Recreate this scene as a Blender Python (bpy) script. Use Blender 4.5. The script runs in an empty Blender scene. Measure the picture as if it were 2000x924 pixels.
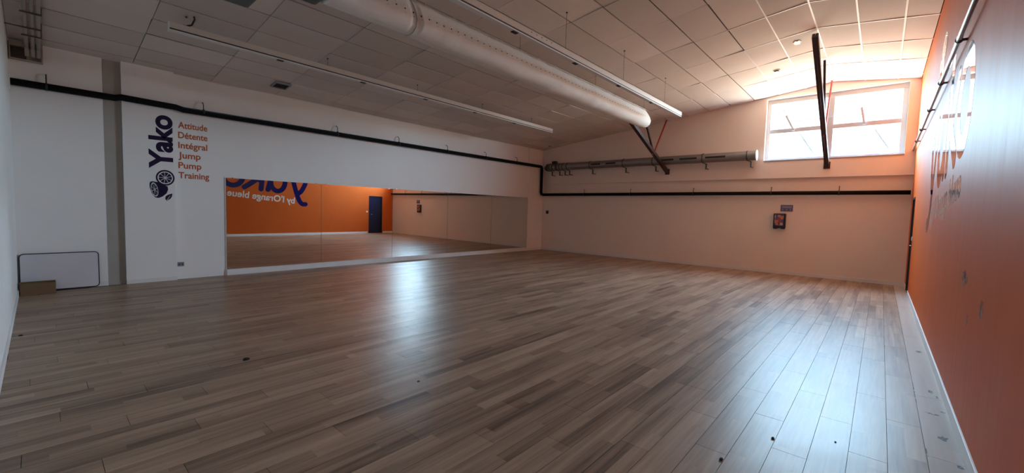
import bpy, bmesh, math, random
from mathutils import Vector, Matrix

random.seed(7)
sc = bpy.context.scene
COL = sc.collection
PI = math.pi

# ------------------------------------------------------------------ camera
# room axes: X runs along the mirror wall towards the window wall, Y towards the mirror wall, Z up
F_PX, YAW, PITCH, ROLL, H = 815.5, 0.7221, 0.0610, 0.0278, 1.54
_d = Vector((math.cos(YAW)*math.cos(PITCH), math.sin(YAW)*math.cos(PITCH), -math.sin(PITCH)))
_r = _d.cross(Vector((0, 0, 1))).normalized()
_u = _r.cross(_d)
_r2 = math.cos(ROLL)*_r + math.sin(ROLL)*_u
_u2 = -math.sin(ROLL)*_r + math.cos(ROLL)*_u
cam_d = bpy.data.cameras.new('camera')
cam = bpy.data.objects.new('camera', cam_d)
COL.objects.link(cam)
cam_d.sensor_width = 36.0
cam_d.lens = F_PX/2000*36.0
cam_d.clip_start = 0.02
cam.matrix_world = Matrix(((_r2.x, _u2.x, -_d.x, 0), (_r2.y, _u2.y, -_d.y, 0), (_r2.z, _u2.z, -_d.z, H), (0, 0, 0, 1)))
sc.camera = cam

# ------------------------------------------------------------------ view, world, light sampling
sc.view_settings.view_transform = 'Standard'
sc.view_settings.look = 'None'
sc.view_settings.gamma = 1.0
sc.view_settings.use_curve_mapping = False
sc.view_settings.exposure = 1.4
cy = sc.cycles
cy.use_denoising = True
cy.max_bounces = 11
cy.diffuse_bounces = 8
cy.glossy_bounces = 6
cy.transparent_max_bounces = 8
cy.sample_clamp_indirect = 25.0
cy.sample_clamp_direct = 1.4
cy.caustics_reflective = True
cy.blur_glossy = 0.0

SKY = 36.0
w = bpy.data.worlds.new('daylight')
sc.world = w
w.use_nodes = True
nt = w.node_tree
nt.nodes.clear()
wo = nt.nodes.new('ShaderNodeOutputWorld')
bg = nt.nodes.new('ShaderNodeBackground')
tc = nt.nodes.new('ShaderNodeTexCoord')
sp = nt.nodes.new('ShaderNodeSeparateXYZ')
mr = nt.nodes.new('ShaderNodeMapRange')
rp = nt.nodes.new('ShaderNodeValToRGB')
mr.inputs['From Min'].default_value = -1
mr.inputs['From Max'].default_value = 1
rp.color_ramp.elements[0].position = 0.0
rp.color_ramp.elements[0].color = (0.40, 0.315, 0.25, 1)       # sunlit ground outside
e = rp.color_ramp.elements.new(0.49); e.color = (0.40, 0.325, 0.26, 1)
e = rp.color_ramp.elements.new(0.52); e.color = (0.54, 0.80, 1.0, 1)
rp.color_ramp.elements[-1].position = 1.0
rp.color_ramp.elements[-1].color = (0.36, 0.62, 1.0, 1)
nt.links.new(tc.outputs['Generated'], sp.inputs[0])
nt.links.new(sp.outputs['Z'], mr.inputs['Value'])
nt.links.new(mr.outputs[0], rp.inputs[0])
nt.links.new(rp.outputs[0], bg.inputs[0])
bg.inputs[1].default_value = SKY
nt.links.new(bg.outputs[0], wo.inputs[0])

# ------------------------------------------------------------------ room dimensions (metres)
YL, YR, XB, XF = 10.41, -0.512, 13.65, -0.25       # mirror wall, orange wall, window wall, near wall
RID, ZRID = 1.10, 5.07
def ceil_z(y):
    return ZRID - 0.1142*(y-RID) if y >= RID else ZRID - 0.125*(RID-y)
WY0, WY1, WZ0, WZ1 = -0.316, 2.586, 3.14, 4.84     # window opening

pl = bpy.data.lights.new('window_daylight_portal', 'AREA')
pl.shape = 'RECTANGLE'; pl.size = WY1-WY0; pl.size_y = WZ1-WZ0
pl.cycles.is_portal = True
po = bpy.data.objects.new('window_daylight_portal', pl)
COL.objects.link(po)
po.location = (XB+0.16, (WY0+WY1)/2, (WZ0+WZ1)/2)
po.rotation_euler = (0, PI/2, 0)      # looks towards -X
po.rotation_euler = Vector((1, 0, 0)).to_track_quat('Z', 'Y').to_euler()

# ------------------------------------------------------------------ mesh helpers
def V3(*a): return Vector(a)

def box(bm, x0, x1, y0, y1, z0, z1, bev=0.0):
    t = bmesh.new() if bev else bm
    vs = [t.verts.new((x, y, z)) for x in (x0, x1) for y in (y0, y1) for z in (z0, z1)]
    for f in ((0, 1, 3, 2), (4, 6, 7, 5), (0, 4, 5, 1), (2, 3, 7, 6), (0, 2, 6, 4), (1, 5, 7, 3)):
        t.faces.new([vs[i] for i in f])
    if bev:
        bmesh.ops.bevel(t, geom=t.edges[:], offset=bev, segments=2, affect='EDGES', profile=0.6)
        merge(bm, t)
    return bm

def merge(bm, t):
    mp = {v: bm.verts.new(v.co) for v in t.verts}
    for f in t.faces:
        nf = bm.faces.new([mp[v] for v in f.verts]); nf.smooth = f.smooth
    t.free()

def tube(bm, pts, r, seg=12, caps=True, smooth=True):
    pts = [Vector(p) for p in pts]
    rr = r if isinstance(r, (list, tuple)) else [r]*len(pts)
    rings = []
    prev_n = None
    for i, p in enumerate(pts):
        a = pts[max(i-1, 0)]; b = pts[min(i+1, len(pts)-1)]
        t = (b-a).normalized()
        if prev_n is None:
            n = t.cross(Vector((0, 0, 1)))
            if n.length < 1e-3: n = t.cross(Vector((1, 0, 0)))
        else:
            n = prev_n - t*prev_n.dot(t)
        n.normalize(); prev_n = n
        m = t.cross(n)
        rings.append([bm.verts.new(p + n*math.cos(2*PI*k/seg)*rr[i] + m*math.sin(2*PI*k/seg)*rr[i]) for k in range(seg)])
    for a, b in zip(rings, rings[1:]):
        for k in range(seg):
            f = bm.faces.new((a[k], a[(k+1) % seg], b[(k+1) % seg], b[k])); f.smooth = smooth
    if caps:
        bm.faces.new(rings[0][::-1]); bm.faces.new(rings[-1])
    return bm

def bar(bm, a, b, wd, th, up=(0, 0, 1)):
    """rectangular bar from a to b; wd across, th along 'up'"""
    a = Vector(a); b = Vector(b); t = (b-a).normalized()
    s = t.cross(Vector(up)); s.normalize(); n = s.cross(t)
    vs = [bm.verts.new(p + s*i*wd/2 + n*j*th/2) for p in (a, b) for i, j in ((-1, -1), (1, -1), (1, 1), (-1, 1))]
    for f in ((3, 2, 1, 0), (4, 5, 6, 7), (0, 1, 5, 4), (1, 2, 6, 5), (2, 3, 7, 6), (3, 0, 4, 7)):
        bm.faces.new([vs[i] for i in f])
    return bm

def prism(bm, poly, fn, d0, d1):
    """poly: 2D outline, fn(u,v,d)->xyz, extruded from d0 to d1"""
    a = [bm.verts.new(fn(u, v, d0)) for u, v in poly]
    b = [bm.verts.new(fn(u, v, d1)) for u, v in poly]
    n = len(poly)
    bm.faces.new(a[::-1]); bm.faces.new(b)
    for i in range(n):
        bm.faces.new((a[i], a[(i+1) % n], b[(i+1) % n], b[i]))
    return bm

def mk(name, bm, mat, parent=None, kind=None, smooth=None):
    bmesh.ops.recalc_face_normals(bm, faces=bm.faces[:])
    me = bpy.data.meshes.new(name)
    bm.to_mesh(me); bm.free()
    if smooth:
        for p in me.polygons: p.use_smooth = True
    for m in (mat if isinstance(mat, (list, tuple)) else [mat]):
        me.materials.append(m)
    o = bpy.data.objects.new(name, me)
    COL.objects.link(o)
    if parent is not None:
        o.parent = parent
        o.matrix_parent_inverse = Matrix.Translation(-Vector(parent.location)) if parent.location.length else Matrix()
    if kind: o['kind'] = kind
    return o

def tag(o, label, cat, group=None, kind=None):
    o['label'] = label; o['category'] = cat
    if group: o['group'] = group
    if kind: o['kind'] = kind
    return o

def thing(name, loc, label, cat, group=None, kind=None):
    o = bpy.data.objects.new(name, None)
    o.empty_display_size = 0.1
    COL.objects.link(o); o.location = loc
    return tag(o, label, cat, group, kind)

B = bmesh.new

# ------------------------------------------------------------------ materials
MATS = {}
def mat(name, col, rough=0.5, metal=0.0, spec=0.5, noise=0.0, nscale=8.0, bump=0.0, bscale=60.0, coat=0.0):
    if name in MATS: return MATS[name]
    m = bpy.data.materials.new(name); m.use_nodes = True
    n = m.node_tree.nodes; l = m.node_tree.links
    b = n['Principled BSDF']
    b.inputs['Base Color'].default_value = (*col, 1)
    b.inputs['Roughness'].default_value = rough
    b.inputs['Metallic'].default_value = metal
    b.inputs['Specular IOR Level'].default_value = spec
    if coat:
        b.inputs['Coat Weight'].default_value = coat; b.inputs['Coat Roughness'].default_value = 0.1
    g = n.new('ShaderNodeNewGeometry')
    if noise:
        t = n.new('ShaderNodeTexNoise'); t.inputs['Scale'].default_value = nscale; t.inputs['Detail'].default_value = 5
        l.new(g.outputs['Position'], t.inputs['Vector'])
        mx = n.new('ShaderNodeMix'); mx.data_type = 'RGBA'
        mx.inputs['A'].default_value = (*[max(0, c*(1-noise)) for c in col], 1)
        mx.inputs['B'].default_value = (*[min(1, c*(1+noise*0.6)) for c in col], 1)
        l.new(t.outputs['Fac'], mx.inputs['Factor']); l.new(mx.outputs['Result'], b.inputs['Base Color'])
    if bump:
        t2 = n.new('ShaderNodeTexNoise'); t2.inputs['Scale'].default_value = bscale; t2.inputs['Detail'].default_value = 3
        l.new(g.outputs['Position'], t2.inputs['Vector'])
        bp = n.new('ShaderNodeBump'); bp.inputs['Strength'].default_value = bump; bp.inputs['Distance'].default_value = 0.01
        l.new(t2.outputs['Fac'], bp.inputs['Height']); l.new(bp.outputs[0], b.inputs['Normal'])
    MATS[name] = m
    return m

M_WHITE = mat('white_wall_paint', (0.86, 0.845, 0.825), 0.55, noise=0.04, nscale=1.2, bump=0.08, bscale=40)
M_BACK = mat('warm_white_wall_paint', (0.86, 0.75, 0.665), 0.6, noise=0.05, nscale=1.0, bump=0.08, bscale=40)
M_TRIM = mat('white_skirting_paint', (0.78, 0.77, 0.75), 0.45, noise=0.08, nscale=3)
M_COLUMN = mat('grey_beige_column_paint', (0.40, 0.37, 0.33), 0.6, noise=0.12, nscale=4)
M_BLACK = mat('black_foam_insulation', (0.003, 0.003, 0.0035), 0.8, spec=0.2)
M_DKMETAL = mat('dark_hanger_metal', (0.03, 0.028, 0.026), 0.5, metal=0.3)
M_NAVY = mat('navy_vinyl', (0.006, 0.008, 0.045), 0.3)
M_NAVYG = mat('glossy_navy_vinyl', (0.006, 0.008, 0.10), 0.06, spec=0.6)
M_ORTXT = mat('orange_vinyl', (0.55, 0.10, 0.02), 0.4)
M_WTXT = mat('glossy_white_vinyl', (0.78, 0.77, 0.76), 0.08, spec=0.6)
M_TILE = mat('mineral_ceiling_tile', (0.73, 0.655, 0.60), 0.85, noise=0.05, nscale=3, bump=0.05, bscale=220)
_n = M_TILE.node_tree.nodes; _l = M_TILE.node_tree.links
_oi = _n.new('ShaderNodeObjectInfo'); _mr = _n.new('ShaderNodeMapRange'); _mr.inputs['To Min'].default_value = 0.88; _mr.inputs['To Max'].default_value = 1.06
_vm = _n.new('ShaderNodeVectorMath'); _vm.operation = 'SCALE'
_l.new(_oi.outputs['Random'], _mr.inputs['Value']); _l.new(_mr.outputs[0], _vm.inputs['Scale'])
_l.new([k for k in _n if k.bl_idname == 'ShaderNodeMix'][0].outputs['Result'], _vm.inputs[0]); _l.new(_vm.outputs[0], _n['Principled BSDF'].inputs['Base Color'])
M_TBAR = mat('white_grid_rail', (0.85, 0.84, 0.82), 0.4)
M_DECK = mat('dark_ceiling_void', (0.05, 0.042, 0.038), 0.9)
M_GALV = mat('galvanised_steel', (0.34, 0.32, 0.31), 0.40, metal=0.8, noise=0.15, nscale=6)
M_GALVD = mat('galvanised_steel_band', (0.10, 0.095, 0.09), 0.5, metal=0.5)
M_BRACE = mat('dark_red_oxide_paint', (0.035, 0.010, 0.008), 0.4)
M_RED = mat('red_oxide_paint', (0.30, 0.035, 0.02), 0.45)
M_FABRIC = mat('white_duct_fabric', (0.83, 0.80, 0.76), 0.85, noise=0.05, nscale=5)
M_RAIL = mat('cream_light_rail_enamel', (0.66, 0.60, 0.53), 0.4)
M_RAILD = mat('dark_rail_slot', (0.02, 0.018, 0.016), 0.6)
M_TUBE = mat('unlit_fluorescent_tube', (0.80, 0.80, 0.78), 0.15)
M_FRAME = mat('pale_grey_window_enamel', (0.42, 0.42, 0.43), 0.4)
M_STEEL = mat('opener_steel', (0.35, 0.36, 0.38), 0.4, metal=0.7)
M_DOOR = mat('dark_blue_door_paint', (0.006, 0.014, 0.055), 0.35)
M_DOORF = mat('dark_door_frame', (0.02, 0.02, 0.03), 0.4)
M_CARD = mat('brown_cardboard', (0.20, 0.115, 0.055), 0.85, noise=0.12, nscale=12)
M_BOARD = mat('pale_board_laminate', (0.66, 0.63, 0.66), 0.5, noise=0.08, nscale=5)
M_RUBBER = mat('black_rubber_edge', (0.012, 0.014, 0.03), 0.6)
M_PLASTIC = mat('black_plastic', (0.008, 0.008, 0.008), 0.35)
M_GREYP = mat('grey_plastic', (0.25, 0.25, 0.27), 0.5)
M_WHITEP = mat('white_plastic', (0.80, 0.80, 0.78), 0.4)
M_SIGN = mat('blue_grey_sign', (0.10, 0.11, 0.24), 0.5)
M_SIGNL = mat('sign_print', (0.50, 0.50, 0.58), 0.5)
M_AHU = mat('dark_grey_unit_enamel', (0.075, 0.08, 0.08), 0.45)
M_PIPER = mat('brown_painted_pipe', (0.06, 0.025, 0.018), 0.18)
M_CONDUIT = mat('grey_conduit_plastic', (0.40, 0.37, 0.33), 0.5)
M_CONDUITD = mat('dark_clamp', (0.08, 0.07, 0.06), 0.6)
M_CHROME = mat('polished_clip', (0.9, 0.9, 0.9), 0.12, metal=1.0)
M_MIRROR = mat('mirror_silvering', (0.82, 0.80, 0.77), 0.0, metal=1.0)
M_GLEDGE = mat('mirror_glass_edge', (0.16, 0.17, 0.16), 0.3)
M_CRUMB = mat('dark_debris', (0.02, 0.015, 0.012), 0.9)

def mat_orange():
    m = bpy.data.materials.new('orange_wall_paint'); m.use_nodes = True
    n = m.node_tree.nodes; l = m.node_tree.links; b = n['Principled BSDF']
    g = n.new('ShaderNodeNewGeometry')
    t = n.new('ShaderNodeTexNoise'); t.inputs['Scale'].default_value = 1.5; t.inputs['Detail'].default_value = 6
    l.new(g.outputs['Position'], t.inputs['Vector'])
    mx = n.new('ShaderNodeMix'); mx.data_type = 'RGBA'
    mx.inputs['A'].default_value = (0.60, 0.115, 0.020, 1); mx.inputs['B'].default_value = (0.67, 0.137, 0.027, 1)
    l.new(t.outputs['Fac'], mx.inputs['Factor']); l.new(mx.outputs['Result'], b.inputs['Base Color'])
    # satin roller finish: fine vertical roller streaks in gloss and relief
    mp = n.new('ShaderNodeMapping'); mp.inputs['Scale'].default_value = (14, 1, 0.6)
    l.new(g.outputs['Position'], mp.inputs['Vector'])
    t2 = n.new('ShaderNodeTexNoise'); t2.inputs['Scale'].default_value = 1.0; t2.inputs['Detail'].default_value = 4
    l.new(mp.outputs[0], t2.inputs['Vector'])
    r = n.new('ShaderNodeMapRange'); r.inputs['To Min'].default_value = 0.46; r.inputs['To Max'].default_value = 0.64
    l.new(t2.outputs['Fac'], r.inputs['Value']); l.new(r.outputs[0], b.inputs['Roughness'])
    bp = n.new('ShaderNodeBump'); bp.inputs['Strength'].default_value = 0.10; bp.inputs['Distance'].default_value = 0.004
    l.new(t2.outputs['Fac'], bp.inputs['Height']); l.new(bp.outputs[0], b.inputs['Normal'])
    b.inputs['Specular IOR Level'].default_value = 0.08
    return m
M_ORANGE = mat_orange()

def mat_scuffwall():
    m = bpy.data.materials.new('pale_scuff_on_orange'); m.use_nodes = True
    n = m.node_tree.nodes; l = m.node_tree.links; b = n['Principled BSDF']
    b.inputs['Base Color'].default_value = (0.92, 0.80, 0.74, 1); b.inputs['Roughness'].default_value = 0.55
    g = n.new('ShaderNodeTexCoord'); t = n.new('ShaderNodeTexNoise')
    t.inputs['Scale'].default_value = 22; t.inputs['Detail'].default_value = 6
    l.new(g.outputs['Object'], t.inputs['Vector'])
    r = n.new('ShaderNodeMapRange'); r.inputs['From Min'].default_value = 0.42; r.inputs['From Max'].default_value = 0.72
    r.inputs['To Max'].default_value = 0.5
    l.new(t.outputs['Fac'], r.inputs['Value']); l.new(r.outputs[0], b.inputs['Alpha'])
    return m
M_WSCUFF = mat_scuffwall()
M_SCUFF = mat_scuffwall(); M_SCUFF.name = 'dark_scuff_residue'
_b = M_SCUFF.node_tree.nodes['Principled BSDF']; _b.inputs['Base Color'].default_value = (0.03, 0.027, 0.027, 1); _b.inputs['Roughness'].default_value = 0.55
M_SCUFF.node_tree.nodes['Noise Texture'].inputs['Scale'].default_value = 45
M_SCUFF.node_tree.nodes['Map Range'].inputs['From Min'].default_value = 0.40; M_SCUFF.node_tree.nodes['Map Range'].inputs['From Max'].default_value = 0.55


PW, PL, PY0 = 0.195, 1.285, -0.515         # plank width, length, first joint
def row_off(r): return (r*0.377 % 1.0)*PL
def mat_floor():
    m = bpy.data.materials.new('grey_oak_laminate'); m.use_nodes = True
    n = m.node_tree.nodes; l = m.node_tree.links; b = n['Principled BSDF']
    def math_(op, a, bb=None):
        q = n.new('ShaderNodeMath'); q.operation = op
        for i, v in enumerate((a, bb)):
            if v is None: continue
            if isinstance(v, (int, float)): q.inputs[i].default_value = v
            else: l.new(v, q.inputs[i])
        return q.outputs[0]
    g = n.new('ShaderNodeNewGeometry'); s = n.new('ShaderNodeSeparateXYZ')
    l.new(g.outputs['Position'], s.inputs[0])
    row = math_('FLOOR', math_('DIVIDE', math_('SUBTRACT', s.outputs['Y'], PY0), PW))
    off = math_('MULTIPLY', math_('FRACT', math_('MULTIPLY', row, 0.377)), PL)
    col = math_('FLOOR', math_('DIVIDE', math_('ADD', math_('SUBTRACT', s.outputs['X'], off), 20*PL), PL))
    # each laminate board is printed as three narrow strips with their own butt joints
    strip = math_('FLOOR', math_('DIVIDE', math_('SUBTRACT', s.outputs['Y'], PY0), PW/2))
    soff = math_('FRACT', math_('MULTIPLY', strip, 0.619))
    scol = math_('FLOOR', math_('ADD', math_('DIVIDE', s.outputs['X'], 1.35), soff))
    def wn(a, c):
        cb = n.new('ShaderNodeCombineXYZ'); l.new(a, cb.inputs[0]); l.new(c, cb.inputs[1])
        q = n.new('ShaderNodeTexWhiteNoise'); q.noise_dimensions = '3D'; l.new(cb.outputs[0], q.inputs['Vector'])
        return q
    w1 = wn(row, col); w2 = wn(strip, scol)
    # grain, stretched along X, shifted per strip
    cb = n.new('ShaderNodeCombineXYZ')
    l.new(math_('ADD', math_('MULTIPLY', s.outputs['X'], 1.1), math_('MULTIPLY', w2.outputs['Value'], 37.0)), cb.inputs[0])
    l.new(math_('MULTIPLY', s.outputs['Y'], 26.0), cb.inputs[1])
    l.new(math_('MULTIPLY', w2.outputs['Value'], 11.0), cb.inputs[2])
    t = n.new('ShaderNodeTexNoise'); t.inputs['Scale'].default_value = 1.0; t.inputs['Detail'].default_value = 6
    t.inputs['Roughness'].default_value = 0.6; t.inputs['Distortion'].default_value = 0.4
    l.new(cb.outputs[0], t.inputs['Vector'])
    # long dark heart streaks
    cb2 = n.new('ShaderNodeCombineXYZ')
    l.new(math_('ADD', math_('MULTIPLY', s.outputs['X'], 0.7), math_('MULTIPLY', w2.outputs['Value'], 53.0)), cb2.inputs[0])
    l.new(math_('MULTIPLY', s.outputs['Y'], 9.0), cb2.inputs[1])
    l.new(math_('MULTIPLY', w2.outputs['Value'], 29.0), cb2.inputs[2])
    t2 = n.new('ShaderNodeTexNoise'); t2.inputs['Scale'].default_value = 1.0; t2.inputs['Detail'].default_value = 3
    l.new(cb2.outputs[0], t2.inputs['Vector'])
    v = math_('ADD', math_('MULTIPLY', w2.outputs['Value'], 0.20), math_('MULTIPLY', w1.outputs['Value'], 0.12))
    v = math_('ADD', v, math_('MULTIPLY', t.outputs['Fac'], 0.52))
    v = math_('ADD', v, math_('MULTIPLY', t2.outputs['Fac'], 0.40))
    rp = n.new('ShaderNodeValToRGB')
    el = rp.color_ramp.elements
    el[0].position = 0.36; el[0].color = (0.105, 0.066, 0.046, 1)
    el[1].position = 0.92; el[1].color = (0.52, 0.375, 0.265, 1)
    q = el.new(0.52); q.color = (0.245, 0.162, 0.112, 1)
    q = el.new(0.68); q.color = (0.36, 0.247, 0.171, 1)
    l.new(v, rp.inputs[0])
    # the outermost row along the orange wall is worn pale
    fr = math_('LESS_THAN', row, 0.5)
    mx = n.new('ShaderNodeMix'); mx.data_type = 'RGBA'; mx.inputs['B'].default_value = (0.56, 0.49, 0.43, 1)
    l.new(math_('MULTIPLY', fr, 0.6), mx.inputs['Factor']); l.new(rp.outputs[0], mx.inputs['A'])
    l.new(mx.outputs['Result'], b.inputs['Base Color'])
    t3 = n.new('ShaderNodeTexNoise'); t3.inputs['Scale'].default_value = 2.5; t3.inputs['Detail'].default_value = 4
    l.new(g.outputs['Position'], t3.inputs['Vector'])
    r = n.new('ShaderNodeMapRange'); r.inputs['To Min'].default_value = 0.31; r.inputs['To Max'].default_value = 0.41
    l.new(t3.outputs['Fac'], r.inputs['Value']); l.new(r.outputs[0], b.inputs['Roughness'])
    b.inputs['Specular IOR Level'].default_value = 0.13
    bp = n.new('ShaderNodeBump'); bp.inputs['Strength'].default_value = 0.08; bp.inputs['Distance'].default_value = 0.003
    l.new(t.outputs['Fac'], bp.inputs['Height']); l.new(bp.outputs[0], b.inputs['Normal'])
    return m
M_FLOOR = mat_floor()

def mat_glass():
    m = bpy.data.materials.new('clear_window_glass'); m.use_nodes = True
    n = m.node_tree.nodes; l = m.node_tree.links; n.clear()
    o = n.new('ShaderNodeOutputMaterial'); t = n.new('ShaderNodeBsdfTransparent'); g = n.new('ShaderNodeBsdfGlossy')
    t.inputs[0].default_value = (0.94, 0.97, 0.96, 1)
    g.inputs['Roughness'].default_value = 0.02
    f = n.new('ShaderNodeFresnel'); f.inputs[0].default_value = 1.45
    x = n.new('ShaderNodeMixShader')
    ge = n.new('ShaderNodeNewGeometry'); inv = n.new('ShaderNodeMath'); inv.operation = 'SUBTRACT'; inv.inputs[0].default_value = 1.0
    mu = n.new('ShaderNodeMath'); mu.operation = 'MULTIPLY'      # the far face of the pane adds no second, total reflection
    l.new(ge.outputs['Backfacing'], inv.inputs[1]); l.new(f.outputs[0], mu.inputs[0]); l.new(inv.outputs[0], mu.inputs[1])
    l.new(mu.outputs[0], x.inputs[0]); l.new(t.outputs[0], x.inputs[1]); l.new(g.outputs[0], x.inputs[2]); l.new(x.outputs[0], o.inputs[0])
    return m
M_GLASS = mat_glass()

def mat_poster():
    m = bpy.data.materials.new('orange_blue_printed_poster'); m.use_nodes = True
    n = m.node_tree.nodes; l = m.node_tree.links; b = n['Principled BSDF']
    g = n.new('ShaderNodeNewGeometry'); v = n.new('ShaderNodeTexVoronoi'); v.inputs['Scale'].default_value = 14
    l.new(g.outputs['Position'], v.inputs['Vector'])
    s = n.new('ShaderNodeSeparateColor'); l.new(v.outputs['Color'], s.inputs[0])
    rp = n.new('ShaderNodeValToRGB'); rp.color_ramp.interpolation = 'CONSTANT'
    el = rp.color_ramp.elements
    el[0].color = (0.10, 0.07, 0.18, 1); el[1].position = 0.35; el[1].color = (0.55, 0.16, 0.05, 1)
    q = el.new(0.6); q.color = (0.28, 0.06, 0.06, 1)
    q = el.new(0.8); q.color = (0.45, 0.34, 0.36, 1)
    l.new(s.outputs[0], rp.inputs[0]); l.new(rp.outputs[0], b.inputs['Base Color'])
    b.inputs['Roughness'].default_value = 0.25
    return m
M_POSTER = mat_poster()

# ------------------------------------------------------------------ floor
fl = B(); box(fl, XF-0.2, XB+0.2, YR-0.2, YL+0.3, -0.16, -0.012)
floor = mk('floor', fl, M_DECK)
tag(floor, 'worn grey-brown laminate plank floor across the whole empty hall', 'floor', kind='structure')

def in_view(x, y, z=0.0, m=60):
    q = Vector((x, y, z-H)); dz = q.dot(_d)
    if dz < 0.05: return False, 0
    px = 1000+F_PX*q.dot(_r2)/dz; py = 462-F_PX*q.dot(_u2)/dz
    return (-m < px < 2000+m and -m < py < 924+m), dz
planks = []
r = 0
while PY0 + r*PW < YL+0.06:
    y0 = max(PY0+r*PW, YR+0.001); y1 = min(PY0+(r+1)*PW, YL+0.06)
    x = row_off(r)-2*PL
    while x < XB+0.06:
        x0, x1 = max(x, XF+0.001), min(x+PL, XB+0.06)
        if x1-x0 > 0.02: planks.append((x0, x1, y0, y1))
        x += PL
    r += 1
def plank_score(p):
    best = 0
    for fx in (0.05, 0.5, 0.95):
        X = p[0]+(p[1]-p[0])*fx; Y = (p[2]+p[3])/2
        ok, dz = in_view(X, Y)
        if ok: best = max(best, (p[1]-p[0])*(p[3]-p[2])/dz**3)
    return best
planks.sort(key=plank_score, reverse=True)
GAP = 0.0013
PM = {}
for i, (x0, x1, y0, y1) in enumerate(planks[:299]):
    lx, ly = round(x1-x0, 4), round(y1-y0, 4)
    if (lx, ly) not in PM:
        b_ = B(); box(b_, GAP, lx-GAP, GAP, ly-GAP, -0.011, 0)
        bmesh.ops.recalc_face_normals(b_, faces=b_.faces[:])
        me = bpy.data.meshes.new('plank'); b_.to_mesh(me); b_.free(); me.materials.append(M_FLOOR); PM[(lx, ly)] = me
    o = bpy.data.objects.new('plank', PM[(lx, ly)]); COL.objects.link(o); o.parent = floor
    o.location = (x0, y0, random.uniform(-0.0004, 0.0004))
rest = B()
for x0, x1, y0, y1 in planks[299:]: box(rest, x0+GAP, x1-GAP, y0+GAP, y1-GAP, -0.011, 0)
mk('far_planks', rest, M_FLOOR, floor, kind='stuff')

def blob(bm, cx, cy, rx, ry, z, seed, h=0.0006):
    rr = random.Random(seed); n = 14
    ring = [(cx+rx*math.cos(2*PI*k/n)*rr.uniform(0.5, 1.15), cy+ry*math.sin(2*PI*k/n)*rr.uniform(0.5, 1.15)) for k in range(n)]
    return prism(bm, ring, lambda u, v, d: (u, v, d), z, z+h)
for i, (cx, cy, rx, ry) in enumerate(((5.35, -0.43, .07, .018), (5.21, -0.468, .03, .012), (4.24, -0.428, .045, .035), (4.73, -0.408, .02, .05),
                                      (4.83, -0.47, .02, .018), (3.81, -0.474, .03, .02), (6.9, -0.43, .05, .03), (3.9, -0.325, .10, .004), (5.2, -0.321, .55, .004))):
    mk('scuff_mark', blob(B(), cx, cy, rx, ry, 0.0004, i), M_SCUFF, floor)

# ------------------------------------------------------------------ walls
def wall_prism_y(bm, pts, x0, x1):           # outline in (y,z), extruded along X
    return prism(bm, pts, lambda u, v, d: (d, u, v), x0, x1)
UP = 0.12   # walls run up behind the ceiling tiles
b_ = B()
segs = ((XF, 0.80, 10.37), (0.80, 1.04, 10.47), (1.04, 1.78, 10.33), (1.78, 2.63, 10.43), (2.63, 12.70, 10.43), (12.70, XB+0.3, 10.41))
for x0, x1, yf in segs:
    box(b_, x0, x1, yf, YL+0.3, -0.02, ceil_z(yf)+UP)
wall_left = mk('wall_left', b_, M_WHITE)
tag(wall_left, 'long white wall with pilaster that carries the mirrors and lettering', 'wall', kind='structure')

XU = XB-0.08     # upper window wall stands a little proud of the lower part
b_ = B()
box(b_, XB, XB+0.3, YR-0.2, YL+0.3, -0.02, 2.65)
box(b_, XU, XB+0.3, YR-0.2, 10.0, 2.65, WZ0)
box(b_, XB, XB+0.3, 10.0, YL+0.3, 2.65, WZ0)
wall_prism_y(b_, [(WY1, WZ0), (10.0, WZ0), (10.0, ceil_z(10.0)+UP), (WY1, ceil_z(WY1)+UP)], XU, XB+0.3)
wall_prism_y(b_, [(10.0, WZ0), (YL+0.3, WZ0), (YL+0.3, ceil_z(YL)+UP), (10.0, ceil_z(10.0)+UP)], XB, XB+0.3)
wall_prism_y(b_, [(YR-0.2, WZ0), (WY0, WZ0), (WY0, ceil_z(WY0)+UP), (YR-0.2, ceil_z(YR)+UP)], XU, XB+0.3)
wall_prism_y(b_, [(WY0, WZ1), (WY1, WZ1), (WY1, ceil_z(WY1)+UP+0.05), (RID, ZRID+UP), (WY0, ceil_z(WY0)+UP+0.05)], XU, XB+0.3)
wall_back = mk('wall_back', b_, M_BACK)
tag(wall_back, 'warm white gable wall with the high window and a shallow ledge', 'wall', kind='structure')

DX0, DX1, DZ = 12.14, 12.97, 2.07         # door opening in the orange wall
b_ = B()
zt = ceil_z(YR)+UP
box(b_, XF-0.2, DX0, YR-0.2, YR, -0.02, zt)
box(b_, DX1, XB+0.1, YR-0.2, YR, -0.02, zt)
box(b_, DX0, DX1, YR-0.2, YR, DZ, zt); box(b_, DX0-.05, DX1+.05, YR-0.3, YR-0.2, -0.02, DZ+.05)  # second box: unseen slab added behind the doorway to block outside light
wall_right = mk('wall_right', b_, M_ORANGE)
tag(wall_right, 'satin orange wall with big blue and white lettering', 'wall', kind='structure')

b_ = B()
wall_prism_y(b_, [(YR-0.2, -0.02), (YL+0.3, -0.02), (YL+0.3, ceil_z(YL)+UP), (RID, ZRID+UP), (YR-0.2, ceil_z(YR)+UP)], XF-0.2, XF)
wall_front = mk('wall_front', b_, M_WHITE)
tag(wall_front, 'plain white wall along the left edge of the picture', 'wall', kind='structure')

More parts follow.
